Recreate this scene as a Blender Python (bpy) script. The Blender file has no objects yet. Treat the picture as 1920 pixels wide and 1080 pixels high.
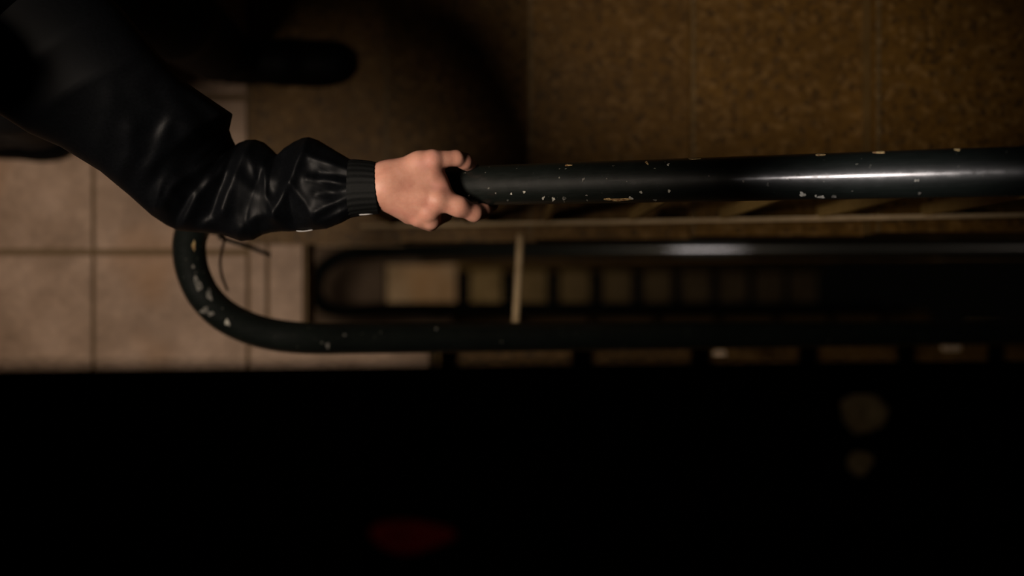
import bpy, bmesh, math, random
import numpy as np
from mathutils import Vector, Matrix
from mathutils.bvhtree import BVHTree

S = bpy.context.scene
COL = S.collection
random.seed(7)

# ------------------------------------------------------------------ camera
CZ = 3.048                      # camera height above the landing
F = 2666.67                     # 50 mm lens on a 36 mm sensor, in pixels of 1920
cd = bpy.data.cameras.new('camera'); cam = bpy.data.objects.new('camera', cd); COL.objects.link(cam)
cam.location = (0, 0, CZ); cam.rotation_euler = (0, 0, 0)
cd.lens = 50; cd.sensor_width = 36; cd.clip_start = 0.02
cd.dof.use_dof = True; cd.dof.focus_distance = 1.64; cd.dof.aperture_fstop = 2.2
S.camera = cam
S.view_settings.view_transform = 'Standard'
S.view_settings.look = 'None'
S.view_settings.gamma = 1
S.view_settings.use_curve_mapping = False
S.view_settings.exposure = 0.0
w = bpy.data.worlds.new('world'); S.world = w; w.use_nodes = True
w.node_tree.nodes['Background'].inputs[0].default_value = (0.9, 0.8, 0.6, 1)
w.node_tree.nodes['Background'].inputs[1].default_value = 0.0008

def spot(name, loc, target, power, angle, blend, radius, color):
    l = bpy.data.lights.new(name, 'SPOT'); l.energy = power; l.spot_size = math.radians(angle)
    l.spot_blend = blend; l.shadow_soft_size = radius; l.color = color
    o = bpy.data.objects.new(name, l); COL.objects.link(o); o.location = loc
    o.rotation_euler = (Vector(target) - Vector(loc)).to_track_quat('-Z', 'Y').to_euler()
    return o
spot('ceiling_lamp', (-0.85, 0.05, 2.42), (-0.46, 0.08, 0.0), 90, 72.5, 0.2, 0.17, (1.0, 0.83, 0.68))
spot('rail_highlight_spot', (-1.10, -0.05, 2.60), (0.415, 0.117, 1.56), 210, 7.2, 0.8, 0.07, (1.0, 0.90, 0.86))  # added narrow beam that puts the bright streak on the gripped rail
spot('lower_landing_lamp', (-0.60, 0.02, -0.18), (0.3, 0.04, -1.6), 14, 150, 0.5, 0.10, (1.0, 0.82, 0.62))
spot('deep_rail_highlight_spot', (-0.62, 0.0, -0.17), (0.42, 0.115, -0.86), 60, 9, 0.4, 0.04, (1.0, 0.90, 0.90))  # added beam for the glint on the rail one storey down
spot('basement_lamp', (-0.95, 0.0, -3.3), (-0.80, 0.0, -5.3), 34, 70, 0.9, 0.06, (1.0, 0.80, 0.50))
spot('scrap_fill_spot', (0.5, -0.6, 3.5), (0.12, -0.13, 2.0), 2.3, 34, 0.5, 0.08, (1.0, 0.82, 0.6))  # added weak fill so the scraps and red cloth show

# ------------------------------------------------------------------ helpers
def P(px, py, D):
    return Vector(((px - 960) * D / F, (540 - py) * D / F, CZ - D))

def obj(name, me, mat=None, parent=None):
    o = bpy.data.objects.new(name, me); COL.objects.link(o)
    if mat is not None and not me.materials: me.materials.append(mat)
    if parent is not None: o.parent = parent
    return o
def empty(name, loc=(0, 0, 0)):
    o = bpy.data.objects.new(name, None); COL.objects.link(o); o.location = loc; return o
def tag(o, label, cat=None, group=None):
    o['label'] = label
    if cat: o['category'] = cat
    if group: o['group'] = group
    return o
def mesh(name, verts, faces, smooth=False):
    me = bpy.data.meshes.new(name); me.from_pydata([tuple(v) for v in verts], [], faces)
    me.validate(); me.update()
    if smooth: me.polygons.foreach_set('use_smooth', [True] * len(me.polygons))
    return me
def bm_mesh(name, bm, smooth=False):
    bmesh.ops.recalc_face_normals(bm, faces=bm.faces)
    me = bpy.data.meshes.new(name); bm.to_mesh(me); bm.free()
    if smooth: me.polygons.foreach_set('use_smooth', [True] * len(me.polygons))
    return me
def add_box(bm, x0, x1, y0, y1, z0, z1, bev=0.0):
    r = bmesh.ops.create_cube(bm, size=1.0)
    vs = r['verts']
    bmesh.ops.scale(bm, vec=(x1 - x0, y1 - y0, z1 - z0), verts=vs)
    bmesh.ops.translate(bm, vec=((x0 + x1) / 2, (y0 + y1) / 2, (z0 + z1) / 2), verts=vs)
    if bev:
        es = list({e for v in vs for e in v.link_edges})
        bmesh.ops.bevel(bm, geom=es, offset=bev, segments=2, affect='EDGES')
def box(name, x0, x1, y0, y1, z0, z1, mat, parent=None, bev=0.0):
    bm = bmesh.new(); add_box(bm, x0, x1, y0, y1, z0, z1, bev)
    return obj(name, bm_mesh(name, bm), mat, parent)
def prism_xz(name, poly, y0, y1, mat, parent=None):
    n = len(poly)
    vs = [(x, y0, z) for x, z in poly] + [(x, y1, z) for x, z in poly]
    fs = [tuple(range(n)), tuple(range(2 * n - 1, n - 1, -1))]
    fs += [(i, i + n, (i + 1) % n + n, (i + 1) % n) for i in range(n)]
    bm = bmesh.new(); bvs = [bm.verts.new(v) for v in vs]
    for f in fs: bm.faces.new([bvs[i] for i in f])
    return obj(name, bm_mesh(name, bm), mat, parent)
def catmull(pts, n):
    pts = [Vector(p) for p in pts]
    out = []
    for i in range(len(pts) - 1):
        p0 = pts[max(i - 1, 0)]; p1 = pts[i]; p2 = pts[i + 1]; p3 = pts[min(i + 2, len(pts) - 1)]
        for k in range(n):
            t = k / n
            out.append(0.5 * ((2 * p1) + (p2 - p0) * t + (2 * p0 - 5 * p1 + 4 * p2 - p3) * t * t + (3 * p1 - p0 - 3 * p2 + p3) * t ** 3))
    out.append(pts[-1]); return out
def tube(name, path, rad, seg=24, cap=True, flat=None):
    """round (or flat: half sizes a,b) sweep along a polyline"""
    path = [Vector(p) for p in path]; n = len(path)
    vs, fs = [], []
    up = Vector((0, 0, 1)); prev = None
    for i, p in enumerate(path):
        t = (path[min(i + 1, n - 1)] - path[max(i - 1, 0)]).normalized()
        if prev is None:
            a = t.cross(up)
            if a.length < 1e-4: a = t.cross(Vector((0, 1, 0)))
            a.normalize()
        else:
            a = (prev - t * prev.dot(t)).normalized()
        prev = a; b = t.cross(a)
        r = rad[i] if isinstance(rad, (list, tuple)) else rad
        if flat:
            ring = [(-flat[0], -flat[1]), (flat[0], -flat[1]), (flat[0], flat[1]), (-flat[0], flat[1])]
        else:
            ring = [(r * math.cos(2 * math.pi * k / seg), r * math.sin(2 * math.pi * k / seg)) for k in range(seg)]
        for x, y in ring: vs.append(p + a * x + b * y)
    m = 4 if flat else seg
    for i in range(n - 1):
        for k in range(m):
            fs.append((i * m + k, i * m + (k + 1) % m, (i + 1) * m + (k + 1) % m, (i + 1) * m + k))
    if cap:
        fs.append(tuple(reversed(range(m)))); fs.append(tuple(range((n - 1) * m, n * m)))
    return mesh(name, vs, fs, smooth=not flat)

# ------------------------------------------------------------------ materials
def mat(name, base, rough=0.6, spec=0.5, metal=0.0):
    m = bpy.data.materials.new(name); m.use_nodes = True
    b = m.node_tree.nodes['Principled BSDF']
    b.inputs['Base Color'].default_value = (*base, 1); b.inputs['Roughness'].default_value = rough
    b.inputs['Specular IOR Level'].default_value = spec; b.inputs['Metallic'].default_value = metal
    return m
class N:
    def __init__(s, m):
        s.nt = m.node_tree; s.b = s.nt.nodes['Principled BSDF']
        s.geo = s.nt.nodes.new('ShaderNodeNewGeometry')
    def link(s, a, b): s.nt.links.new(a, b)
    def noise(s, scale, detail=4, rough=0.6, vec=None):
        n = s.nt.nodes.new('ShaderNodeTexNoise'); n.inputs['Scale'].default_value = scale
        n.inputs['Detail'].default_value = detail; n.inputs['Roughness'].default_value = rough
        s.link(vec or s.geo.outputs['Position'], n.inputs['Vector']); return n.outputs['Fac']
    def voro(s, scale, out='Color'):
        n = s.nt.nodes.new('ShaderNodeTexVoronoi'); n.inputs['Scale'].default_value = scale
        s.link(s.geo.outputs['Position'], n.inputs['Vector']); return n.outputs[out]
    def ramp(s, fac, stops):
        r = s.nt.nodes.new('ShaderNodeValToRGB'); e = r.color_ramp.elements
        while len(e) < len(stops): e.new(0.5)
        for el, (p, c) in zip(e, stops):
            el.position = p; el.color = (*c, 1) if len(c) == 3 else c
        s.link(fac, r.inputs[0]); return r.outputs[0]
    def mix(s, fac, a, b, mode='MIX'):
        n = s.nt.nodes.new('ShaderNodeMix'); n.data_type = 'RGBA'; n.blend_type = mode
        for v, i in ((fac, 0), (a, 6), (b, 7)):
            if hasattr(v, 'links') or hasattr(v, 'is_linked'): s.link(v, n.inputs[i])
            elif i == 0: n.inputs[0].default_value = v
            else: n.inputs[i].default_value = (*v, 1)
        return n.outputs[2]
    def bump(s, h, strength, dist=0.002):
        n = s.nt.nodes.new('ShaderNodeBump'); n.inputs['Strength'].default_value = strength
        n.inputs['Distance'].default_value = dist
        s.link(h, n.inputs['Height']); s.link(n.outputs[0], s.b.inputs['Normal'])
    def color(s, c): s.link(c, s.b.inputs['Base Color'])
    def rough(s, c): s.link(c, s.b.inputs['Roughness'])

def g(v): return (v, v, v)
M = {}
m = mat('landing_tile', (0.3, 0.2, 0.13), 0.55, 0.3); n = N(m)
c = n.ramp(n.noise(7, 6, 0.6), [(0.30, (0.25, 0.160, 0.098)), (0.50, (0.39, 0.262, 0.176)), (0.70, (0.53, 0.37, 0.265))])
c = n.mix(0.5, c, n.ramp(n.noise(60, 3, 0.6), [(0.35, g(0.55)), (0.65, g(1.0))]), 'MULTIPLY')
c = n.mix(n.ramp(n.noise(3.1, 2), [(0.55, g(0)), (0.72, g(0.45))]), c, (0.40, 0.20, 0.075))
n.color(c); M['tile'] = m
m = mat('grout', (0.17, 0.115, 0.062), 0.9, 0.2); M['grout'] = m
m = mat('concrete_edge', (0.3, 0.22, 0.12), 0.8, 0.2); n = N(m)
c = n.ramp(n.noise(14, 6, 0.65), [(0.3, (0.20, 0.14, 0.07)), (0.7, (0.36, 0.26, 0.15))])
c = n.mix(0.7, c, n.ramp(n.noise(40, 3), [(0.3, g(0.55)), (0.45, g(1.0))]), 'MULTIPLY')
n.color(c); M['concrete'] = m
def terrazzo(name, lo, hi, chip, dark):
    m = mat(name, lo, 0.55, 0.25); n = N(m)
    c = n.ramp(n.noise(110, 3, 0.6), [(0.32, lo), (0.68, hi)])
    v = n.voro(105); sep = n.nt.nodes.new('ShaderNodeSeparateColor'); n.link(v, sep.inputs[0])
    c = n.mix(n.ramp(sep.outputs[0], [(0.74, g(0)), (0.92, g(0.7))]), c, chip)
    c = n.mix(n.ramp(sep.outputs[1], [(0.78, g(0)), (0.95, g(0.65))]), c, dark)
    c = n.mix(0.8, c, n.ramp(n.noise(9, 4, 0.6), [(0.3, g(0.62)), (0.65, g(1.0))]), 'MULTIPLY')
    n.color(c); return m
M['tread'] = terrazzo('brown_terrazzo', (0.090, 0.044, 0.0060), (0.160, 0.081, 0.0120), (0.22, 0.125, 0.038), (0.036, 0.020, 0.006))
M['nosing'] = terrazzo('worn_nosing', (0.10, 0.06, 0.018), (0.17, 0.105, 0.038), (0.22, 0.15, 0.07), (0.085, 0.055, 0.02))
m = mat('brown_painted_side', (0.11, 0.066, 0.018), 0.7, 0.25); n = N(m)
c = n.ramp(n.noise(24, 5, 0.65), [(0.3, (0.085, 0.05, 0.013)), (0.7, (0.15, 0.092, 0.028))]); n.color(c); M['side'] = m
m = mat('tan_flat_bar', (0.20, 0.125, 0.04), 0.6, 0.3); n = N(m)
c = n.ramp(n.noise(40, 4), [(0.3, (0.23, 0.15, 0.045)), (0.7, (0.33, 0.22, 0.075))]); n.color(c); M['bar'] = m
m = mat('pale_bar', (0.36, 0.26, 0.14), 0.6, 0.3); n = N(m)
c = n.ramp(n.noise(30, 5), [(0.3, (0.36, 0.26, 0.14)), (0.7, (0.52, 0.39, 0.23))]); n.color(c); M['pale'] = m
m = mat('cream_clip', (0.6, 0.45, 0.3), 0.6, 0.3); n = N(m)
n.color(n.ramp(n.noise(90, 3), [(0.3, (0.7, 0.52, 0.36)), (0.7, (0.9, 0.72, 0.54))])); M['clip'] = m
m = mat('dark_green_paint', (0.012, 0.02, 0.016), 0.3, 0.26); n = N(m)
c = n.ramp(n.noise(16, 6, 0.7), [(0.3, (0.0026, 0.0039, 0.0032)), (0.6, (0.0042, 0.0062, 0.0052)), (0.8, (0.0078, 0.0105, 0.009))])
fl = n.ramp(n.noise(150, 2, 0.5), [(0.735, g(0)), (0.76, g(1))])
c = n.mix(fl, c, (0.12, 0.12, 0.10)); n.color(c)
mp = n.nt.nodes.new('ShaderNodeMapping'); mp.inputs['Scale'].default_value = (1, 9, 1); n.link(n.geo.outputs['Position'], mp.inputs[0])
sc = n.noise(38, 6, 0.75, mp.outputs[0])
n.rough(n.ramp(sc, [(0.35, g(0.42)), (0.7, g(0.60))]))
n.bump(n.noise(120, 4, 0.7), 0.25, 0.0006)
n.b.inputs['Coat Weight'].default_value = 0.42
n.link(n.ramp(n.noise(55, 5, 0.7), [(0.35, g(0.12)), (0.7, g(0.30))]), n.b.inputs['Coat Roughness']); M['rail'] = m
M['rail_deep'] = mat('black_green_paint', (0.010, 0.014, 0.012), 0.32, 0.5)
n = N(M['rail_deep']); n.color(n.ramp(n.noise(10), [(0.3, (0.004, 0.005, 0.0043)), (0.7, (0.007, 0.0085, 0.0075))]))
m = mat('bare_primer', (0.42, 0.42, 0.36), 0.7, 0.3); n = N(m)
n.color(n.ramp(n.noise(200, 3), [(0.35, (0.20, 0.20, 0.17)), (0.6, (0.42, 0.41, 0.36))])); M['chip'] = m
m = mat('rust_primer', (0.22, 0.13, 0.05), 0.8, 0.2); n = N(m)
n.color(n.ramp(n.noise(240, 3), [(0.35, (0.16, 0.07, 0.03)), (0.62, (0.42, 0.32, 0.15))])); M['rust'] = m
m = mat('old_worn_paint', (0.1, 0.1, 0.09), 0.7, 0.3); n = N(m)
n.color(n.ramp(n.noise(170, 4, 0.7), [(0.38, (0.03, 0.032, 0.028)), (0.62, (0.19, 0.18, 0.16))])); M['worn'] = m
m = mat('black_nylon', (0.003, 0.0034, 0.004), 0.5, 0.10); n = N(m)
n.color(n.ramp(n.noise(300, 2), [(0.3, (0.0014, 0.0017, 0.0022)), (0.7, (0.0024, 0.0028, 0.0036))]))
n.bump(n.noise(700, 2), 0.15, 0.0003); M['nylon'] = m
m = mat('black_rib', (0.008, 0.009, 0.009), 0.7, 0.12); n = N(m)
n.color(n.ramp(n.noise(400, 2), [(0.3, (0.002, 0.0025, 0.0025)), (0.7, (0.004, 0.0045, 0.0045))])); M['rib'] = m
m = mat('black_trousers', (0.006, 0.006, 0.007), 0.85, 0.2); n = N(m)
n.color(n.ramp(n.noise(200, 2), [(0.3, (0.0015, 0.0015, 0.0018)), (0.7, (0.003, 0.003, 0.0032))])); M['cloth'] = m
m = mat('black_leather', (0.003, 0.003, 0.003), 0.6, 0.08); n = N(m)
n.color(n.ramp(n.noise(90, 3), [(0.3, (0.0015, 0.0015, 0.0015)), (0.7, (0.003, 0.003, 0.003))])); M['shoe'] = m
m = mat('skin', (0.5, 0.28, 0.2), 0.5, 0.35); n = N(m)
c = n.ramp(n.noise(45, 4, 0.6), [(0.3, (0.47, 0.215, 0.155)), (0.55, (0.57, 0.29, 0.21)), (0.75, (0.62, 0.31, 0.25))])
c = n.mix(n.ramp(n.noise(28, 2), [(0.5, g(0)), (0.75, g(0.5))]), c, (0.50, 0.19, 0.15))
n.color(c); n.b.inputs['Subsurface Weight'].default_value = 0.12; n.b.inputs['Subsurface Radius'].default_value = (0.004, 0.0015, 0.001)
n.bump(n.noise(420, 3, 0.6), 0.25, 0.0006); M['skin'] = m
m = mat('hair', (0.012, 0.008, 0.005), 0.5); n = N(m); n.color(n.ramp(n.noise(220, 3), [(0.3, (0.008, 0.005, 0.003)), (0.7, (0.02, 0.013, 0.008))])); M['hair'] = m
m = mat('reflective_white', (0.75, 0.76, 0.8), 0.4); n = N(m); n.color(n.ramp(n.noise(300), [(0.3, g(0.3)), (0.7, g(0.42))])); M['white'] = m
m = mat('shade_black_step', (0.0016, 0.0014, 0.001), 0.95, 0.05); n = N(m)  # near-black colour stands in for the missing light on the near flight
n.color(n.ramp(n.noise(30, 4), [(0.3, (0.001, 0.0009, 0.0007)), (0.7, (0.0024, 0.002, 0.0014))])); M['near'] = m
m = mat('dull_wall', (0.10, 0.075, 0.04), 0.9, 0.1); n = N(m)
n.color(n.ramp(n.noise(5, 5), [(0.3, (0.07, 0.05, 0.026)), (0.7, (0.12, 0.09, 0.05))])); M['wall'] = m
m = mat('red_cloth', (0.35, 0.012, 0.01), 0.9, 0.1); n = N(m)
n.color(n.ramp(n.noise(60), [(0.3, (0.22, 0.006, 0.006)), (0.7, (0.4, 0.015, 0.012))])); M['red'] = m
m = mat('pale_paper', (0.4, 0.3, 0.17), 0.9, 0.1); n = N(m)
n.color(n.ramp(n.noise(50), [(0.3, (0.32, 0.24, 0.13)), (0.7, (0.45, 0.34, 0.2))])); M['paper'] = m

# ------------------------------------------------------------------ landing (setting)
R_, T_ = 0.165, 0.29
XU, XL, XE = -0.2594, -0.171, -0.441       # first riser up, edge of the flight down, edge of the well
def landing(zo, xo, tiles):
    fl = empty('floor', (0, 0, zo)); fl['kind'] = 'structure'
    bm = bmesh.new()
    add_box(bm, -1.75, XE + xo, -1.3, 1.3, -0.13, -0.012)
    add_box(bm, XE + xo, XU + 0.02 + xo, 0.096, 1.3, -0.20, -0.012)
    add_box(bm, XE + xo, XL + xo, -1.3, -0.102, -0.20, -0.012)
    obj('floor_slab', bm_mesh('floor_slab', bm), M['grout'] if tiles else M['tile'], fl)
    if not tiles: return fl
    px, x_first, y_first, gp = 0.3315, -0.5657, 0.0766, 0.0036
    xs = [x_first - px * k for k in range(4)]
    ys = [y_first + px * k for k in range(-5, 5)]
    cells = []
    for x in xs[0:4]:
        for y in ys: cells.append((max(x - px, -1.75), x, max(y, -1.3), min(y + px, 1.3)))
    for y in ys:
        a, b = max(y, -1.3), min(y + px, -0.1)
        if b - a > 0.02: cells.append((x_first, XL - 0.004, a, b))
    for a, b in ((-0.1, 0.1),):
        cells.append((x_first, -0.524, a, b)); cells.append((-0.524, XE - 0.004, a, b))
    box('landing_border', x_first + gp, XU + 0.016, 0.094, 1.3, -0.0125, 0.0, M['tread'], fl, 0.0015)
    cache = {}
    for x0, x1, y0, y1 in cells:
        if x1 - x0 < 0.02 or y1 - y0 < 0.02: continue
        sx, sy = round(x1 - x0 - 2 * gp, 4), round(y1 - y0 - 3.6 * gp, 4)
        if (sx, sy) not in cache:
            bm = bmesh.new(); add_box(bm, -sx / 2, sx / 2, -sy / 2, sy / 2, -0.0125, 0, 0)
            es = [e for e in bm.edges if all(v.co.z > -0.001 for v in e.verts)]
            bmesh.ops.bevel(bm, geom=es, offset=0.0015, segments=1, affect='EDGES')
            cache[(sx, sy)] = bm_mesh('tile', bm); cache[(sx, sy)].materials.append(M['tile'])
        t = obj('tile', cache[(sx, sy)], None, fl)
        t.location = ((x0 + x1) / 2, (y0 + y1) / 2, random.uniform(-0.0006, 0.0004))
    return fl
landing(0, 0, True)
landing(-2.64, -0.07, False)
bf = box('floor', -1.75, -0.33, -1.3, 1.3, -5.48, -5.28, M['tile']); bf['kind'] = 'structure'
wl = box('wall_left', -1.90, -1.75, -1.45, 1.45, -8.0, 2.2, M['wall']); wl['kind'] = 'structure'
wb = box('wall_back', -1.75, 3.2, 1.30, 1.45, -8.0, 3.4, M['wall']); wb['kind'] = 'structure'
wf = box('wall_front', -1.75, 3.2, -1.45, -1.30, -8.0, 3.4, M['wall']); wf['kind'] = 'structure'

# ------------------------------------------------------------------ stair flights
def tread_mesh(dx, y0, y1, th=0.04):
    # origin at the nosing's top edge; rounded nose
    prof = [(0.006, 0.0), (0.002, -0.002), (0.0, -0.008), (0.0, -th + 0.006), (0.004, -th), (dx, -th), (dx, 0.0)]
    n_ = len(prof); bm = bmesh.new()
    a = [bm.verts.new((x, y0, z)) for x, z in prof]; b = [bm.verts.new((x, y1, z)) for x, z in prof]
    bm.faces.new(a); bm.faces.new(list(reversed(b)))
    for i in range(n_): bm.faces.new([a[i], b[i], b[(i + 1) % n_], a[(i + 1) % n_]])
    return bm_mesh('tread', bm)
def strip_mesh(y0, y1):
    bm = bmesh.new(); add_box(bm, 0.001, 0.009, y0, y1, -0.004, 0.0012, 0.0008); return bm_mesh('nosing_strip', bm)
def flight_up(zo, xo, y0, y1, label, n_=8):
    """rises to the right, first riser at XU"""
    f = tag(empty('stair_flight', (0, 0, zo)), label, 'stairs')
    tm = tread_mesh(T_ + 0.02, y0, y1); tm.materials.append(M['tread'])
    nm = strip_mesh(y0 + 0.001, y1); nm.materials.append(M['nosing'])
    bm = bmesh.new(); add_box(bm, 0.018, 0.034, y0 + 0.001, y1, -R_ + 0.0, -0.04); rm = bm_mesh('riser', bm); rm.materials.append(M['side'])
    for k in range(n_):
        x, z = XU + xo + T_ * k, R_ * (k + 1)
        t = obj('tread', tm, None, f); t.location = (x, 0, z)
        s = obj('nosing_strip', nm, None, t)
        r = obj('riser', rm, None, f); r.location = (x, 0, z)
    xe = XU + xo + T_ * n_; sl = R_ / T_
    core = [(XU + xo + 0.03, -0.19), (XU + xo + 0.03, 0.0)]
    for k in range(n_):
        core += [(XU + xo + T_ * k + 0.032, R_ * (k + 1) - 0.041), (XU + xo + T_ * (k + 1) + 0.03, R_ * (k + 1) - 0.041)]
    core += [(xe + 0.03, R_ * n_ - 0.36)]
    prism_xz('soffit', core, y0 + 0.004, y1 - 0.002, M['side'], f)
    return f
def flight_down(zo, xo, y0, y1, label, n_=8, m_t='tread'):
    """falls to the right from the landing edge XL"""
    f = tag(empty('stair_flight', (0, 0, zo)), label, 'stairs')
    bm = bmesh.new(); add_box(bm, -0.018, T_, y0, y1, -0.04, 0, 0.004); tm = bm_mesh('tread', bm); tm.materials.append(M[m_t])
    bm = bmesh.new(); add_box(bm, -0.016, -0.001, y0, y1 - 0.001, 0.0, R_ - 0.04); rm = bm_mesh('riser', bm); rm.materials.append(M['side'] if m_t == 'tread' else M[m_t])
    for k in range(1, n_ + 1):
        x, z = XL + xo + T_ * (k - 1) + 0.016, -R_ * k
        t = obj('tread', tm, None, f); t.location = (x, 0, z)
        r = obj('riser', rm, None, f); r.location = (x, 0, z)
    xe = XL + xo + T_ * n_; sl = R_ / T_
    core = [(XL + xo - 0.002, -0.21)]
    for k in range(1, n_ + 1):
        core += [(XL + xo + T_ * (k - 1) - 0.001, -R_ * k - 0.041), (XL + xo + T_ * k - 0.001, -R_ * k - 0.041)]
    core += [(xe, -R_ * n_ - 0.22), (XL + xo + 0.3, -0.52), (XL + xo - 0.002, -0.36)]
    prism_xz('soffit', core, y0 + 0.002, y1 - 0.004, M['side'] if m_t == 'tread' else M[m_t], f)
    x0 = XL + xo - 0.06
    prism_xz('stringer', [(x0, -0.004), (x0, -0.20), (xe, -sl * (xe - XL - xo) - 0.30), (xe, -sl * (xe - XL - xo) - 0.002), (XL + xo, -0.004)],
             y1 + 0.0005, y1 + 0.022, M['side'] if m_t == 'tread' else M[m_t], f)
    return f
flight_up(0, 0, 0.094, 1.28, 'brown speckled stair flight rising beside the gripped dark green handrail')
flight_down(0, 0, -1.28, -0.126, 'brown stair flight dropping away from the landing below the curved handrail')
flight_up(-2.64, -0.10, 0.094, 1.28, 'dim brown stair flight one storey down, behind the blurred black handrail')
flight_down(-2.64, -0.10, -1.28, -0.126, 'shadowed stair flight one storey down, on the lower side of the well')

# deepest flight at the bottom of the well: open treads
bs = tag(empty('stair_flight', (-0.33, 0, -5.28)), 'deepest open-riser steps seen as light and dark bars at bottom of well', 'stairs')
bm = bmesh.new(); add_box(bm, 0.0, 0.185, -0.155, 0.105, -0.045, 0, 0.004); tm = bm_mesh('tread', bm); tm.materials.append(M['concrete'])
for k in range(9):
    t = obj('tread', tm, None, bs); t.location = (0.085 + 0.27 * k, 0, -0.09 - 0.17 * k)
for yy in (-0.215, 0.105):
    prism_xz('stringer', [(0.0, -0.22), (0.0, 0.0), (0.06, 0.0), (2.5, -2.44 * 0.63), (2.5, -0.22 - 2.5 * 0.63)], yy, yy + 0.06, M['side'], bs)

# near flight, under the photographer, falls to the right
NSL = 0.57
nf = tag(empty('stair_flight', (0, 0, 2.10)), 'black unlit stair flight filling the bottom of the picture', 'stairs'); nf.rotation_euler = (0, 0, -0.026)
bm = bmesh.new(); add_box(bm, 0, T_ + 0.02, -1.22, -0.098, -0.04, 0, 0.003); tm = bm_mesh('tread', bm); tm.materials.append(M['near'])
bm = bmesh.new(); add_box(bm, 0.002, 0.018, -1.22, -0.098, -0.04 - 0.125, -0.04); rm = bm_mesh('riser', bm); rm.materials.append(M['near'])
for k in range(-2, 5):
    x, z = T_ * k, -R_ * k - 0.10
    t = obj('tread', tm, None, nf); t.location = (x, 0, z)
    r = obj('riser', rm, None, nf); r.location = (x + T_, 0, z)
sv = []
for x in (-0.62, 1.45):                       # slanting inner face of the string
    for y, dz in ((-0.0482, 0.03), (-0.100, 0.03), (-0.100, -0.30), (-0.082, -0.30)): sv.append((x, y, -x * NSL + dz))
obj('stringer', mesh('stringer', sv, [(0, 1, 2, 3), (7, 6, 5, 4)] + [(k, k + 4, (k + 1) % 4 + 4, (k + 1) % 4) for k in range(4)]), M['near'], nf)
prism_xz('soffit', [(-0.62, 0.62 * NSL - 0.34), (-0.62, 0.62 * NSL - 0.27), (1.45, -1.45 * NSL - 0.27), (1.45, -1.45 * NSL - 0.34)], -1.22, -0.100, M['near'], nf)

# ------------------------------------------------------------------ handrails
def rail_upper(x): return Vector((x, 0.1283 - 0.0222 * (x + 0.0353), 1.270 + 0.669 * (x + 0.0353)))
def rail_lower(x): return Vector((x, -0.0808 - 0.0115 * (x + 0.22), CZ - (2.240 + 0.58 * (x + 0.30))))
up = [rail_upper(x) for x in (1.5, 1.0, 0.7, 0.4, 0.1, -0.1, -0.22, -0.30)]
bend = [P(470, 364, 2.008), P(415, 380, 2.05), P(376, 407, 2.085), P(358, 440, 2.105), P(355, 474, 2.12), P(363, 514, 2.135),
        P(384, 556, 2.15), P(424, 594, 2.17), P(488, 622, 2.195), P(570, 634, 2.222)]
lo = [rail_lower(x) for x in (-0.24, -0.1, 0.1, 0.4, 0.8, 1.2, 1.8)]
path = catmull(up + bend + lo, 10)
hr = tag(empty('handrail', P(355, 474, 2.12)), 'chipped dark green steel handrail gripped by the hand, curving round above the tiled landing', 'handrail')
def at(o, root):                      # parent but keep world coordinates
    o.parent = root; o.location = o.location - root.location; return o
rail = at(obj('rail', tube('rail', path, 0.025, 40), M['rail']), hr)
rail_me = rail.data
bvh = BVHTree.FromPolygons([v.co.copy() for v in rail_me.vertices], [tuple(p.vertices) for p in rail_me.polygons])
def chip(px, py, lx, ly, mt, rot=0.0):
    """irregular flake of missing paint, wrapped on the tube, sizes in pixels"""
    cpos = Vector((0, 0, CZ))
    d = P(px, py, 1.0) - cpos
    h, nn, idx, dist = bvh.ray_cast(cpos, d.normalized())
    if h is None: return
    k = 11; ring = []; cnt = []
    a0 = random.random() * 6
    for i in range(k):
        a = 2 * math.pi * i / k
        rr = 0.72 + 0.28 * math.sin(3 * a + a0) * random.uniform(0.3, 1.0) + random.uniform(-0.12, 0.12)
        x, y = lx * rr * math.cos(a), ly * rr * math.sin(a)
        x, y = x * math.cos(rot) - y * math.sin(rot), x * math.sin(rot) + y * math.cos(rot)
        q = (P(px + x, py + y, 1.0) - cpos).normalized()
        h2, n2, _, _ = bvh.ray_cast(cpos, q)
        if h2 is None:
            h2, n2, _, _ = bvh.find_nearest(h + (P(px + x, py + y, dist) - P(px, py, dist)))
        ring.append((h2, n2))
    vs = [h + nn * 0.0007] + [p + q * 0.0006 for p, q in ring] + [p - q * 0.001 for p, q in ring]
    fs = [(0, 1 + i, 1 + (i + 1) % k) for i in range(k)] + [(1 + i, 1 + k + i, 1 + k + (i + 1) % k, 1 + (i + 1) % k) for i in range(k)]
    at(obj('paint_chip', mesh('paint_chip', vs, fs), M[mt]), hr)
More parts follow.
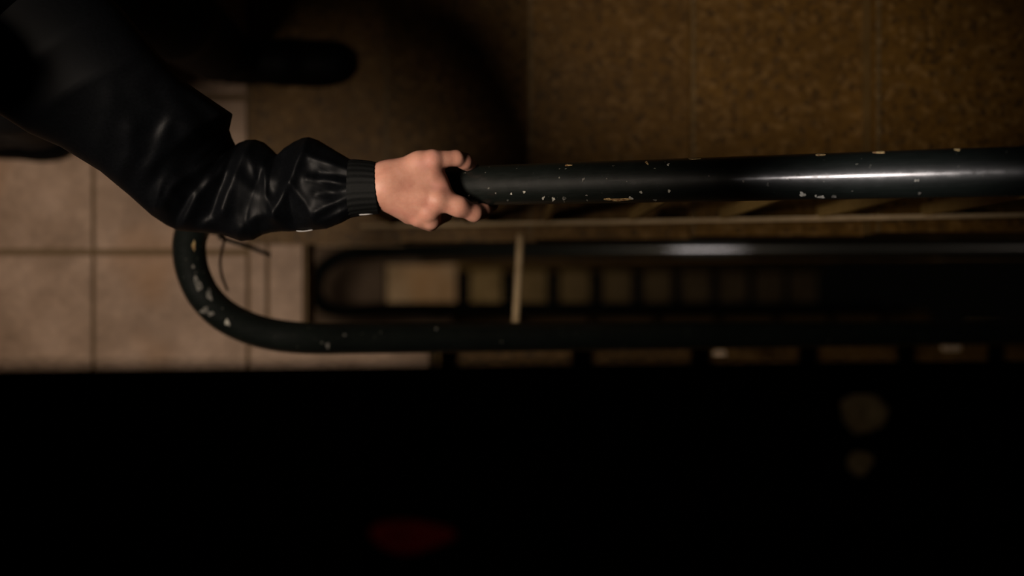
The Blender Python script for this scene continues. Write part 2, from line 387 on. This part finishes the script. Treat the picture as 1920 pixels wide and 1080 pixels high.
for c_ in [(879, 368, 3, 4, 'chip'), (959, 363, 2.6, 2.6, 'chip'), (983, 360, 3, 3, 'chip'), (952, 375, 2.5, 2, 'worn'), (1019, 371, 3, 5, 'chip', .6),
           (1038, 373, 4, 5, 'chip', .4), (1058, 372, 5, 4, 'worn'), (1094, 337, 3, 6, 'worn', .5), (1138, 335, 2, 2, 'worn'),
           (1163, 374, 31, 3.2, 'rust', -.03), (1140, 373, 9, 2.6, 'rust'), (1202, 360, 4, 3, 'chip', .5), (1255, 358, 3.5, 3.5, 'chip', -.6), (1229, 375, 5, 2, 'worn'),
           (1213, 306, 6, 3, 'rust', .8), (1253, 309, 4, 2.5, 'chip', -.6), (1394, 340, 2.5, 3, 'chip'), (1505, 364, 8, 5, 'chip', .2), (1540, 369, 9, 2.5, 'chip'),
           (1530, 367, 2, 2.5, 'chip'), (1564, 368, 6, 3, 'worn'), (1717, 338, 3, 2.5, 'chip'), (1722, 338, 2, 2.5, 'chip'), (1724, 362, 3, 2.5, 'worn'),
           (1537, 290.5, 12, 1.8, 'rust'), (1650, 286, 16, 1.6, 'rust'), (1796, 281, 8, 1.8, 'rust'), (1300, 298, 14, 2, 'rust'), (1065, 310, 8, 1.6, 'rust'),
           (363, 460, 4, 12, 'rust'), (362, 500, 4, 4, 'worn'), (371, 532, 8, 18, 'worn', -.35), (392, 553, 6, 15, 'worn', -.25), (384, 582, 10, 9, 'worn', -.5), (395, 588, 8, 6, 'worn'),
           (426, 605, 5, 8, 'chip', -.4), (614, 648, 4, 8, 'worn'), (646, 628, 3, 4, 'worn'), (818, 617, 3, 3, 'worn'), (1440, 346, 3, 5, 'worn'), (1495, 328, 6, 3, 'worn'),
           (1330, 330, 3, 2, 'worn'), (1100, 366, 3, 1.5, 'worn'), (930, 362, 1.6, 1.6, 'worn'), (1183, 371, 7, 3, 'chip', .3)]:
    chip(*c_)
# flat bottom bar and flat balusters of the rising flight
def bar_pt(x): return Vector((x, 0.1228 - 0.009 * x, R_ + (x - XU) * R_ / T_ + 0.016))
bb = [bar_pt(x) for x in (1.5, 0.9, 0.4, 0.0, -0.22, -0.30)]
at(obj('bottom_bar', tube('bottom_bar', bb, 0, flat=(0.0033, 0.012)), M['pale']), hr)
def plate(name, x, y0, y1, z0, z1, mt):
    bm = bmesh.new(); add_box(bm, x, x + 0.008, y0, y1, z0, z1); return at(obj(name, bm_mesh(name, bm), M[mt]), hr)
xb = 0.2138 - 0.153 * 3
while xb < 1.3:
    b_ = bar_pt(xb); zr = rail_upper(xb).z - 0.02
    k = math.floor((xb - XU) / T_); zt = R_ * (k + 1)
    plate('baluster', xb, b_.y + 0.001, b_.y + 0.020, max(b_.z - 0.004, zt), zr, 'bar')
    xb += 0.153
# balusters of the falling flight
def bar2(x): return Vector((x, -0.100, -max(0, (x - XL)) * R_ / T_ + 0.012))
at(obj('bottom_bar', tube('bottom_bar', [bar2(x) for x in (-0.40, XL, 0.4, 1.0, 1.8)], 0, flat=(0.004, 0.010)), M['bar']), hr)
xb = -0.30
while xb < 1.7:
    zt = bar2(xb).z
    at(obj('baluster', tube('baluster', [(xb, -0.092, zt - 0.004), (xb, -0.086, rail_lower(xb).z - 0.02)], 0.006, 10), M['bar']), hr); xb += 0.306
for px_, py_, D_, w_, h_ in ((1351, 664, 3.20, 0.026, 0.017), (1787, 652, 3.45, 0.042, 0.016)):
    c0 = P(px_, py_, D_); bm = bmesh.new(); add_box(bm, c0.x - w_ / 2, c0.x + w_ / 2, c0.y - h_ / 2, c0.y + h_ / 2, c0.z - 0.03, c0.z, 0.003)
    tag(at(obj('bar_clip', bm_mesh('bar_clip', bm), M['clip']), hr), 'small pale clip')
# bent pale rod and dark strap under the curve
rodp = catmull([P(380, 434, 2.20), P(404, 438, 2.20), P(419, 441, 2.20), P(421, 450, 2.21), P(416, 470, 2.22), P(413, 495, 2.23), P(417, 520, 2.24), P(427, 545, 2.24)], 6)
tag(at(obj('bent_rod', tube('bent_rod', rodp, 0.0022, 10), M['pale']), hr), 'thin pale bent rod inside the curve')
strap = [P(415, 446, 2.36), P(460, 460, 2.40), P(501, 476, 2.44)]
at(obj('strap', tube('strap', strap, 0, flat=(0.0035, 0.010)), M['rail_deep']), hr)

def deep_rail(label, pts, mt, r=0.025):
    path = catmull(pts, 8)
    e = tag(empty('handrail', pts[len(pts) // 2]), label, 'handrail')
    at(obj('rail', tube('rail', path, r, 24), M[mt]), e)
    return e
def du(x): return Vector((x, 0.1185 - 0.012 * (x + 0.19), CZ - (4.47 - 0.62 * (x + 0.186))))
def dl(x): return Vector((x, -0.078 - 0.006 * x, CZ - (5.0 + 0.58 * (x + 0.49))))
d2 = deep_rail('blurred black handrail one storey down, curving inside the well', [du(x) for x in (1.9, 1.4, 0.9, 0.4, 0.0, -0.30)] +
          [P(700, 472, 4.65), P(644, 479, 4.70), P(606, 502, 4.74), P(592, 532, 4.77), P(594, 556, 4.80), P(610, 576, 4.84), P(650, 583, 4.90)] +
          [dl(x) for x in (-0.44, -0.2, 0.3, 0.9, 1.6)], 'rail_deep')
d3 = deep_rail('faint deepest handrail, straight dark lines along the pale patch at the well bottom', [Vector((x, 0.150, CZ - (7.20 - 0.55 * (x + 0.5)))) for x in (1.8, 1.0, 0.2, -0.3, -0.7)] +
          [P(655, 495, 7.45), P(640, 515, 7.5), P(637, 540, 7.55), P(642, 562, 7.6), P(662, 576, 7.65)] +
          [Vector((x, -0.119, CZ - (7.75 + 0.5 * (x + 0.4)))) for x in (-0.70, -0.40, 0.0, 0.6, 1.4)], 'rail_deep', 0.016)
def dbar(x): return Vector((x, 0.1228, -2.64 + R_ + (x + 0.10 - XU) * R_ / T_ + 0.016))
at(obj('bottom_bar', tube('bottom_bar', [dbar(x) for x in (1.6, 0.6, -0.34)], 0, flat=(0.0045, 0.012)), M['pale']), d2)

# pale rod bridging the well
tr = obj('tie_rod', tube('tie_rod', [P(976, 440, 2.78), P(975, 462, 2.78), P(971, 535, 2.78), P(967, 604, 2.78), P(966, 622, 2.78)], 0.0072, 14), M['pale'])
tag(tr, 'pale rod bridging the stairwell gap between the two flights', 'rod')

# ------------------------------------------------------------------ small litter on the dark steps
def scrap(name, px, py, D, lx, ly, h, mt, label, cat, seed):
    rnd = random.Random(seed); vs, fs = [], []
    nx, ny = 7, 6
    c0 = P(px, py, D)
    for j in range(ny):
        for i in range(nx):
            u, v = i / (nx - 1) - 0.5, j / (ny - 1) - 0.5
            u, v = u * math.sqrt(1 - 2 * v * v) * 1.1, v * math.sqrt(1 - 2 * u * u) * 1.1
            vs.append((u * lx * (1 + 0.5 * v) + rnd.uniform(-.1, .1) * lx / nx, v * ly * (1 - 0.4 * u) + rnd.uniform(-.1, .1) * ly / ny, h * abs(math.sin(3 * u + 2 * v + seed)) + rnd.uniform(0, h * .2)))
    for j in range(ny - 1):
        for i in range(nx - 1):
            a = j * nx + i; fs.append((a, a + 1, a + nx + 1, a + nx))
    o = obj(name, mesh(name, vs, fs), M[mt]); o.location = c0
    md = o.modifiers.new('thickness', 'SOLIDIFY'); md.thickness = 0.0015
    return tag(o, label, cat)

# ------------------------------------------------------------------ person
def smin(a, b, k):
    h = np.clip(0.5 + 0.5 * (b - a) / k, 0, 1)
    return b * (1 - h) + a * h - k * h * (1 - h)
def sd_capsule(X, a, b, ra, rb):
    a = np.array(a); b = np.array(b); ba = b - a
    t = np.clip(((X - a) @ ba) / max(ba @ ba, 1e-12), 0, 1)
    d = np.linalg.norm(X - a - t[..., None] * ba, axis=-1)
    return d - (ra + (rb - ra) * t)
def sd_ell(X, c, r):
    p = (X - np.array(c)) / np.array(r); k = np.linalg.norm(p, axis=-1)
    return (k - 1) * min(r)
def sdf_mesh(name, prims, h, k, carve=None):
    """prims: ('c', a, b, ra, rb[, k]) or ('e', c, r[, k]) -> one continuous smooth mesh by surface nets"""
    lo = np.full(3, 1e9); hi = np.full(3, -1e9)
    for p in prims:
        if p[0] == 'c':
            for q, r in ((p[1], p[3]), (p[2], p[4])):
                lo = np.minimum(lo, np.array(q) - r); hi = np.maximum(hi, np.array(q) + r)
        else:
            lo = np.minimum(lo, np.array(p[1]) - np.array(p[2])); hi = np.maximum(hi, np.array(p[1]) + np.array(p[2]))
    lo -= 3 * h + 0.5 * k + 0.006; hi += 3 * h + 0.5 * k + 0.006
    dims = np.ceil((hi - lo) / h).astype(int) + 1
    ax = [lo[i] + h * np.arange(dims[i]) for i in range(3)]
    V = np.full(tuple(dims), 1.0, dtype=np.float64)
    for p in prims:
        kk = p[5] if p[0] == 'c' and len(p) > 5 else (p[3] if p[0] == 'e' and len(p) > 3 else k)
        mg = kk * 1.2 + 3 * h
        if p[0] == 'c':
            r = max(p[3], p[4]); l2 = np.minimum(p[1], p[2]) - r - mg; h2 = np.maximum(p[1], p[2]) + r + mg
        else:
            l2 = np.array(p[1]) - np.array(p[2]) - mg; h2 = np.array(p[1]) + np.array(p[2]) + mg
        i0 = np.clip(((l2 - lo) / h).astype(int), 0, dims - 1); i1 = np.clip(((h2 - lo) / h).astype(int) + 2, 1, dims)
        sl = tuple(slice(a, b) for a, b in zip(i0, i1))
        G = np.stack(np.meshgrid(*[ax[i][sl[i]] for i in range(3)], indexing='ij'), -1)
        d = sd_capsule(G, *p[1:5]) if p[0] == 'c' else sd_ell(G, p[1], p[2])
        V[sl] = smin(V[sl], d, kk)
    if carve is not None:
        G = np.stack(np.meshgrid(*ax, indexing='ij'), -1)
        V = np.maximum(V, -carve(G))
    sg = V < 0
    acc = np.zeros(tuple(dims - 1) + (3,)); cnt = np.zeros(tuple(dims - 1))
    idx = np.stack(np.meshgrid(*[np.arange(d - 1) for d in dims], indexing='ij'), -1)
    corners = [(0, 0, 0), (1, 0, 0), (0, 1, 0), (1, 1, 0), (0, 0, 1), (1, 0, 1), (0, 1, 1), (1, 1, 1)]
    def cs(A, c): return A[c[0]:dims[0] - 1 + c[0], c[1]:dims[1] - 1 + c[1], c[2]:dims[2] - 1 + c[2]]
    for i, a in enumerate(corners):
        for b in corners[i + 1:]:
            if sum(abs(x - y) for x, y in zip(a, b)) != 1: continue
            va, vb = cs(V, a), cs(V, b); mk = (va < 0) != (vb < 0)
            t = np.where(mk, va / np.where(mk, va - vb, 1), 0)
            pa = np.array(a, float); pb = np.array(b, float)
            acc += np.where(mk[..., None], pa + t[..., None] * (pb - pa), 0); cnt += mk
    act = cnt > 0
    vid = np.full(act.shape, -1, int); vid[act] = np.arange(act.sum())
    verts = lo + h * (idx[act] + acc[act] / cnt[act][:, None])
    faces = []
    for axis in range(3):
        u, v = (axis + 1) % 3, (axis + 2) % 3
        n_ = [dims[0], dims[1], dims[2]]
        sa = [slice(None)] * 3; sb = [slice(None)] * 3
        sa[axis] = slice(0, n_[axis] - 1); sb[axis] = slice(1, n_[axis])
        for q in (u, v):
            sa[q] = slice(1, n_[q] - 1); sb[q] = slice(1, n_[q] - 1)
        A, B = sg[tuple(sa)], sg[tuple(sb)]
        for mk, flip in ((A & ~B, False), (~A & B, True)):
            e = np.argwhere(mk)
            if len(e) == 0: continue
            e[:, u] += 1; e[:, v] += 1
            def cell(du, dv):
                q = e.copy(); q[:, u] += du; q[:, v] += dv
                return vid[q[:, 0], q[:, 1], q[:, 2]]
            c4 = [cell(-1, -1), cell(0, -1), cell(0, 0), cell(-1, 0)]
            if flip: c4 = c4[::-1]
            faces.append(np.stack(c4, 1))
    faces = np.concatenate(faces)
    return verts, faces
def np_mesh(name, parts):
    vs, fs, o = [], [], 0
    for v, f in parts:
        vs.append(v); fs.append(f + o); o += len(v)
    v = np.concatenate(vs); f = np.concatenate(fs)
    me = bpy.data.meshes.new(name)
    me.from_pydata(v.tolist(), [], f.tolist()); me.update()
    me.polygons.foreach_set('use_smooth', [True] * len(me.polygons))
    return me
def T(px, py, D): return tuple(P(px, py, D))

# --- right hand: joints at their real places on the rail
hand = []
def chain(pts, rad, k=0.006):
    for (a, b, ra, rb) in zip(pts[:-1], pts[1:], rad[:-1], rad[1:]): hand.append(('c', a, b, ra, rb, k))
W = T(704, 347, 1.747)
chain([T(580, 350, 1.778), T(650, 349, 1.760), W], [0.022, 0.0205, 0.0215], 0.01)
hand.append(('c', T(698, 352, 1.748), T(718, 346, 1.743), 0.0220, 0.0228, 0.01))
# metacarpals
for (tx, ty, tD, r) in ((819, 372, 1.738, 0.0135), (802, 394, 1.744, 0.0135), (784, 404, 1.752, 0.0125), (766, 402, 1.764, 0.0115)):
    hand.append(('c', T(722, 352, 1.742), T(tx, ty, tD), 0.0205, r, 0.012))
hand.append(('c', T(735, 335, 1.740), T(806, 331, 1.741), 0.019, 0.0135, 0.012))
# thumb
chain([T(728, 332, 1.742), T(786, 306, 1.738), T(812, 300, 1.738)], [0.0185, 0.0130, 0.0126], 0.010)
chain([T(812, 300, 1.738), T(856, 296.5, 1.748), T(871, 302, 1.760), T(890, 318, 1.785)], [0.0120, 0.0092, 0.0096, 0.0075], 0.004)
# web between thumb and index
chain([T(809, 316, 1.747), T(822, 342, 1.748), T(838, 368, 1.744)], [0.0095, 0.0095, 0.0095], 0.012)
# index finger
chain([T(824, 376, 1.738), T(860, 387, 1.742), T(889, 399, 1.756)], [0.0130, 0.0118, 0.0103], 0.007)
chain([T(889, 399, 1.756), T(906, 395, 1.770), T(921, 384, 1.793), T(927, 362, 1.815)], [0.0103, 0.0090, 0.0074, 0.0062], 0.006)
# middle finger
chain([T(806, 398, 1.744), T(808, 412, 1.752), T(807, 418, 1.768)], [0.0128, 0.0110, 0.0100], 0.007)
chain([T(807, 418, 1.768), T(834, 404, 1.812), T(846, 378, 1.833), T(850, 358, 1.836)], [0.0088, 0.0084, 0.0080, 0.007], 0.004)
# ring finger
chain([T(788, 408, 1.753), T(793, 412, 1.764), T(793, 414, 1.785)], [0.0112, 0.0095, 0.0085], 0.006)
chain([T(793, 414, 1.785), T(808, 402, 1.825), T(818, 380, 1.843), T(822, 360, 1.845)], [0.0085, 0.0082, 0.0078, 0.007], 0.004)
# little finger
chain([T(770, 402, 1.765), T(773, 404, 1.785), T(777, 402, 1.805)], [0.0105, 0.009, 0.008], 0.004)
chain([T(777, 402, 1.805), T(786, 390, 1.836), T(792, 372, 1.846)], [0.008, 0.0072, 0.0066], 0.004)
# knuckle bumps
for (x, y, D, r) in ((822, 376, 1.732, 0.009), (803, 399, 1.738, 0.0085), (785, 409, 1.747, 0.008), (810, 300, 1.733, 0.009)):
    hand.append(('e', T(x, y, D), (r, r, r), 0.006))
def rail_carve(G):
    p0 = np.array(rail_upper(0.0)); d = np.array(rail_upper(1.0)) - p0; d /= np.linalg.norm(d)
    q = G - p0; t = q @ d
    return np.linalg.norm(q - t[..., None] * d, axis=-1) - 0.0252
hv, hf = sdf_mesh('hand', hand, 0.0016, 0.006, carve=lambda G: -np.maximum(-1, -rail_carve(G)) * 1.0)

# --- rest of the body
SH = Vector((-0.545, 0.270, 1.405)); EL = P(362, 330, 1.840)
HD = np.array((-0.665, 0.200, 1.690))                      # unseen head, leant over the rail to shade the shoulder
def hp(x, y, z): return tuple(HD + np.array((x, y, z)))
body = [('c', (-0.79, .42, .90), (-0.73, .40, 1.16), .13, .12), ('c', (-0.73, .40, 1.16), (-0.67, .38, 1.33), .125, .115),
        ('c', (-0.60, .29, 1.39), (-0.69, .53, 1.39), .065, .065), ('c', (-0.64, .36, 1.40), hp(-.02, .03, -.08), .055, .052),
        ('e', hp(0, 0, 0), (.098, .078, .115), .02), ('c', hp(.02, 0, -.07), hp(.07, 0, -.085), .055, .036),
        ('c', hp(.084, 0, .005), hp(.104, 0, -.025), .011, .015, .012),
        ('e', hp(-.01, -.082, -.01), (.018, .008, .03), .006), ('e', hp(-.01, .082, -.01), (.018, .008, .03), .006),
        ('c', hp(.086, -.012, -.058), hp(.086, .012, -.058), .012, .012, .008),
        ('c', tuple(SH), tuple(EL), .05, .04), ('c', tuple(EL), T(590, 350, 1.778), .034, .022),
        ('c', (-0.68, .575, 1.385), (-0.80, .66, 1.12), .05, .04), ('c', (-0.80, .66, 1.12), (-0.70, .66, .90), .04, .027),
        ('c', (-0.76, .34, .90), (-0.86, .335, .48), .085, .055), ('c', (-0.86, .335, .48), (-1.17, .335, .14), .055, .036),
        ('c', (-0.76, .50, .90), (-0.62, .495, .49), .085, .055), ('c', (-0.62, .495, .49), (-0.60, .488, .12), .055, .036)]
bv, bf_ = sdf_mesh('body', body, 0.008, 0.03)
lh = []
L0 = np.array((-0.70, .66, .90)); Ld = np.array((0.30, 0.0, -0.95)); Ls = np.array((0.95, 0.0, 0.30))
for i, (o_, ln, r) in enumerate(((-0.028, .070, .0085), (-0.010, .085, .009), (0.008, .078, .009), (0.024, .072, .0085))):
    b0 = L0 + Ld * .09 - Ls * o_
    lh.append(('c', tuple(L0 + Ld * .01), tuple(b0), .02, .011, .012))
    kn = b0 + Ld * ln * .5 + np.array((0, -.008, 0)); tp = kn + Ld * ln * .45 + np.array((0, -.022, 0))
    lh.append(('c', tuple(b0), tuple(kn), r, r, .004)); lh.append(('c', tuple(kn), tuple(tp), r, r * .8, .004))
th = L0 + Ld * .045 + Ls * .038 + np.array((0, -.012, 0))
lh += [('c', tuple(L0 + Ld * .01), tuple(th), .018, .012, .01), ('c', tuple(th), tuple(th + Ld * .055 + Ls * .008 + np.array((0, -.015, 0))), .0105, .008, .004)]
lv, lf = sdf_mesh('hand_left', lh, 0.0025, 0.006)
person = tag(empty('person', (-0.80, 0.42, 0.0)), 'person in black nylon jacket stepping up from the landing, hand on the dark green rail', 'person')
pb = at(obj('body', np_mesh('body', [(bv, bf_), (hv, hf), (lv, lf)]), M['skin']), person)
for yy in (-0.032, 0.032):
    v_, f_ = sdf_mesh('eye', [('e', hp(.080, yy, .002), (.010, .012, .009))], 0.003, 0.002)
    at(obj('eye', np_mesh('eye', [(v_, f_)]), M['white']), person)
v_, f_ = sdf_mesh('hair', [('e', hp(-.017, 0, .025), (.104, .088, .105)), ('c', hp(-.06, 0, -.01), hp(-.055, .01, -.07), .07, .05)], 0.007, 0.02)
at(obj('hair', np_mesh('hair', [(v_, f_)]), M['hair']), person)
# trousers and shoes
v_, f_ = sdf_mesh('trousers', [('c', (-0.79, .38, .90), (-0.79, .46, .90), .135, .135), ('c', (-0.77, .34, .88), (-0.865, .335, .48), .105, .078), ('c', (-0.865, .335, .48), (-1.16, .335, .15), .078, .062),
                               ('c', (-0.77, .50, .88), (-0.62, .495, .49), .105, .08), ('c', (-0.62, .495, .49), (-0.61, .490, .12), .08, .066)], 0.008, 0.03)
at(obj('trousers', np_mesh('trousers', [(v_, f_)]), M['cloth']), person)
def shoe(x, y, z, yaw, pitch):
    pr = [('c', (-.09, 0, .045), (.03, -.002, .05), .042, .045), ('c', (.03, 0, .04), (.135, .004, .032), .044, .036), ('c', (-.07, 0, .07), (-.055, 0, .12), .045, .042),
          ('e', (.10, .0, .03), (.075, .047, .034))]
    v_, f_ = sdf_mesh('shoe', pr, 0.006, 0.02)
    v_[:, 2] = np.maximum(v_[:, 2], 0.012)
    o = obj('shoe', np_mesh('shoe', [(v_, f_)]), M['shoe'])
    v2, f2 = sdf_mesh('sole', [('c', (-.085, 0, .012), (.03, 0, .012), .044, .042), ('c', (.03, 0, .012), (.13, .004, .012), .043, .042)], 0.006, 0.01)
    v2[:, 2] = np.clip(v2[:, 2], 0.0, 0.022)
    s = obj('sole', np_mesh('sole', [(v2, f2)]), M['rib'], o)
    o.rotation_euler = (0, pitch, yaw); o.location = Vector((x, y, z)); at(o, person)
shoe(-0.515, 0.476, 0.003, -0.03, 0.0)
shoe(-1.105, 0.325, 0.003, -0.10, 0.0)

# --- jacket: torso with left sleeve and collar
v_, f_ = sdf_mesh('jacket', [('c', (-0.80, .42, .93), (-0.72, .42, 1.20), .155, .155), ('c', (-0.72, .42, 1.20), (-0.67, .39, 1.34), .155, .14),
                             ('c', (-0.60, .300, 1.395), (-0.69, .555, 1.385), .088, .085), ('c', (-0.64, .37, 1.40), (-0.655, .31, 1.50), .082, .072),
                             ('c', (-0.68, .575, 1.38), (-0.80, .665, 1.12), .078, .068), ('c', (-0.80, .665, 1.12), (-0.715, .66, .935), .066, .046)], 0.008, 0.03)
nz = np.sin(v_[:, 2] * 70 + 3 * np.sin(v_[:, 0] * 23)) * 0.004 + np.sin(v_[:, 0] * 60 + v_[:, 1] * 40) * 0.003
v_[:, 0] += nz; v_[:, 1] += nz * 0.6
jk = tag(at(obj('jacket', np_mesh('jacket', [(v_, f_)]), M['nylon']), person), 'black nylon jacket')

# --- right sleeve, folds raised as real relief
ST = [((150, -60), (-70, 150), 1.625), ((232, 20), (-15, 205), 1.63), ((300, 105), (55, 250), 1.65), ((345, 152), (115, 276), 1.675), ((392, 184), (190, 322), 1.705), ((434, 212), (245, 368), 1.735),
      ((428, 240), (285, 404), 1.76), ((434, 258), (312, 422), 1.778), ((442, 274), (335, 433), 1.79), ((449, 268), (372, 436), 1.796), ((463, 262.5), (415, 439), 1.80),
      ((480, 262), (452, 452), 1.80), ((495, 267), (474, 450), 1.798), ((508, 278), (492, 440), 1.794), ((520, 290), (508, 436), 1.79), ((535, 277), (528, 434), 1.787),
      ((552, 266), (545, 434), 1.785), ((568, 259), (560, 433), 1.782), ((581, 257.5), (575, 433), 1.78), ((597, 263), (593, 431), 1.775), ((622, 278), (612, 429), 1.768),
      ((652, 296), (640, 418), 1.757), ((664, 302), (662, 406), 1.752)]
def interp(st, n_):
    out = []
    for i in range(len(st) - 1):
        for k in range(n_):
            t = k / n_; e = t
            A, B = st[i], st[i + 1]
            out.append(tuple(np.array(A[0]) + (np.array(B[0]) - np.array(A[0])) * e) + tuple(np.array(A[1]) + (np.array(B[1]) - np.array(A[1])) * e) + (A[2] + (B[2] - A[2]) * t,))
    out.append(tuple(st[-1][0]) + tuple(st[-1][1]) + (st[-1][2],))
    return out
RIDGE = [([(478, 266), (458, 330), (432, 392)], 11, 9), ([(580, 260), (576, 290), (555, 345), (521, 408)], 14, 9), ([(505, 318), (510, 370), (525, 410)], 9, 7),
         ([(556, 350), (582, 385), (596, 424)], 10, 8), ([(592, 300), (632, 312), (664, 322)], 8, 6), ([(586, 340), (630, 346), (662, 348)], 7, 5),
         ([(600, 402), (640, 380), (662, 372)], 8, 6), ([(604, 420), (640, 402), (662, 392)], 6, 4), ([(480, 300), (494, 350), (478, 400)], 6, 8),
         ([(240, 338), (268, 300), (274, 258)], 11, 13), ([(302, 322), (332, 268), (345, 236), (388, 258)], 12, 12), ([(322, 390), (352, 350), (432, 300)], 11, 9),
         ([(306, 392), (326, 348), (352, 378)], 9, 8), ([(350, 430), (388, 372), (432, 325)], 11, 9), ([(385, 432), (410, 408), (432, 402)], 8, 7), ([(455, 448), (470, 420), (505, 405)], 8, 8),
         ([(200, 300), (235, 230), (240, 190)], 5, 18),
         ([(520, 292), (498, 330), (470, 420)], -11, 9), ([(450, 278), (438, 322), (408, 405)], -11, 9), ([(552, 370), (556, 425)], -10, 9), ([(540, 300), (530, 360)], -6, 10), ([(608, 328), (655, 334)], -7, 6),
         ([(600, 368), (655, 360)], -7, 7), ([(300, 350), (340, 300), (420, 270)], -9, 12), ([(335, 425), (370, 372)], -7, 8), ([(250, 350), (300, 300), (318, 240)], -8, 14)]
def seg_dist(Q, pl):
    d = np.full(len(Q), 1e9)
    for a, b in zip(pl[:-1], pl[1:]):
        a = np.array(a, float); b = np.array(b, float); ba = b - a
        t = np.clip(((Q - a) @ ba) / (ba @ ba), 0, 1)
        d = np.minimum(d, np.linalg.norm(Q - a - t[:, None] * ba, axis=1))
    return d
def sleeve_mesh(st, n_, seg, depth, folds, name, rib=0.0):
    rows = interp(st, n_); vs = []; Q = []; up_ = []
    for (tx, ty, bx, by, D) in rows:
        c0 = P((tx + bx) / 2, (ty + by) / 2, D); hv_ = (P(tx, ty, D) - P(bx, by, D)) / 2
        a = hv_.length; b = min(a * depth, 0.062)
        for k in range(seg):
            th = 2 * math.pi * k / seg; cs_, sn = math.cos(th), math.sin(th)
            rr = 1 + (rib * math.sin(th * 26) if rib else 0)
            p = c0 + hv_ * cs_ * rr + Vector((0, 0, 1)) * (b * sn * rr)
            vs.append(p); Q.append(((tx + bx) / 2 + (tx - bx) / 2 * cs_, (ty + by) / 2 + (ty - by) / 2 * cs_)); up_.append(max(0.0, sn))
    v = np.array([tuple(p) for p in vs]); Q = np.array(Q); up_ = np.array(up_)
    if folds:
        dz = np.zeros(len(v))
        for pl, amp, wd in RIDGE: dz += amp * 0.00072 * np.exp(-(seg_dist(Q, pl) / (wd * 1.35)) ** 1.5)
        dz += 0.0016 * np.clip((Q[:, 0] - 220) / 120, 0, 1) * np.sin(Q[:, 0] * 0.11 + 2.5 * np.sin(Q[:, 1] * 0.045)) + 0.0008 * np.clip((Q[:, 0] - 260) / 120, 0, 1) * np.sin(Q[:, 1] * 0.10 - Q[:, 0] * 0.06)
        v[:, 2] += dz * np.minimum(1, up_ * 1.6) * np.clip((672 - Q[:, 0]) / 40, 0.25, 1)
    nr = len(rows); fs = []
    for i in range(nr - 1):
        for k in range(seg): fs.append((i * seg + k, (i + 1) * seg + k, (i + 1) * seg + (k + 1) % seg, i * seg + (k + 1) % seg))
    return np_mesh(name, [(v, np.array(fs))])
sl = at(obj('sleeve', sleeve_mesh(ST, 8, 96, 0.78, True, 'sleeve'), M['nylon']), person)
CU = [((655, 300), (655, 409), 1.754), ((662, 299), (662, 407), 1.752), ((678, 300), (680, 404), 1.749), ((694, 302), (700, 402), 1.746), ((704, 304), (711, 401), 1.744), ((707, 312), (712, 392), 1.744), ((703, 318), (706, 384), 1.745)]
cu = sleeve_mesh(CU, 6, 156, 0.90, False, 'cuff', 0.011)
tag(at(obj('cuff', cu, M['rib']), person), 'gathered elastic cuff')
pp = [P(674, 402.5, 1.742), P(686, 402, 1.741), P(704, 399.5, 1.741)]
tag(at(obj('piping', tube('piping', catmull(pp, 4), 0.0008, 8), M['white']), person), 'short white reflective piping at the cuff')
pp = [P(556, 433, 1.774), P(570, 433.5, 1.771), P(586, 431, 1.768)]
at(obj('piping', tube('piping', catmull(pp, 4), 0.0006, 8), M['white']), person)

# ------------------------------------------------------------------ litter
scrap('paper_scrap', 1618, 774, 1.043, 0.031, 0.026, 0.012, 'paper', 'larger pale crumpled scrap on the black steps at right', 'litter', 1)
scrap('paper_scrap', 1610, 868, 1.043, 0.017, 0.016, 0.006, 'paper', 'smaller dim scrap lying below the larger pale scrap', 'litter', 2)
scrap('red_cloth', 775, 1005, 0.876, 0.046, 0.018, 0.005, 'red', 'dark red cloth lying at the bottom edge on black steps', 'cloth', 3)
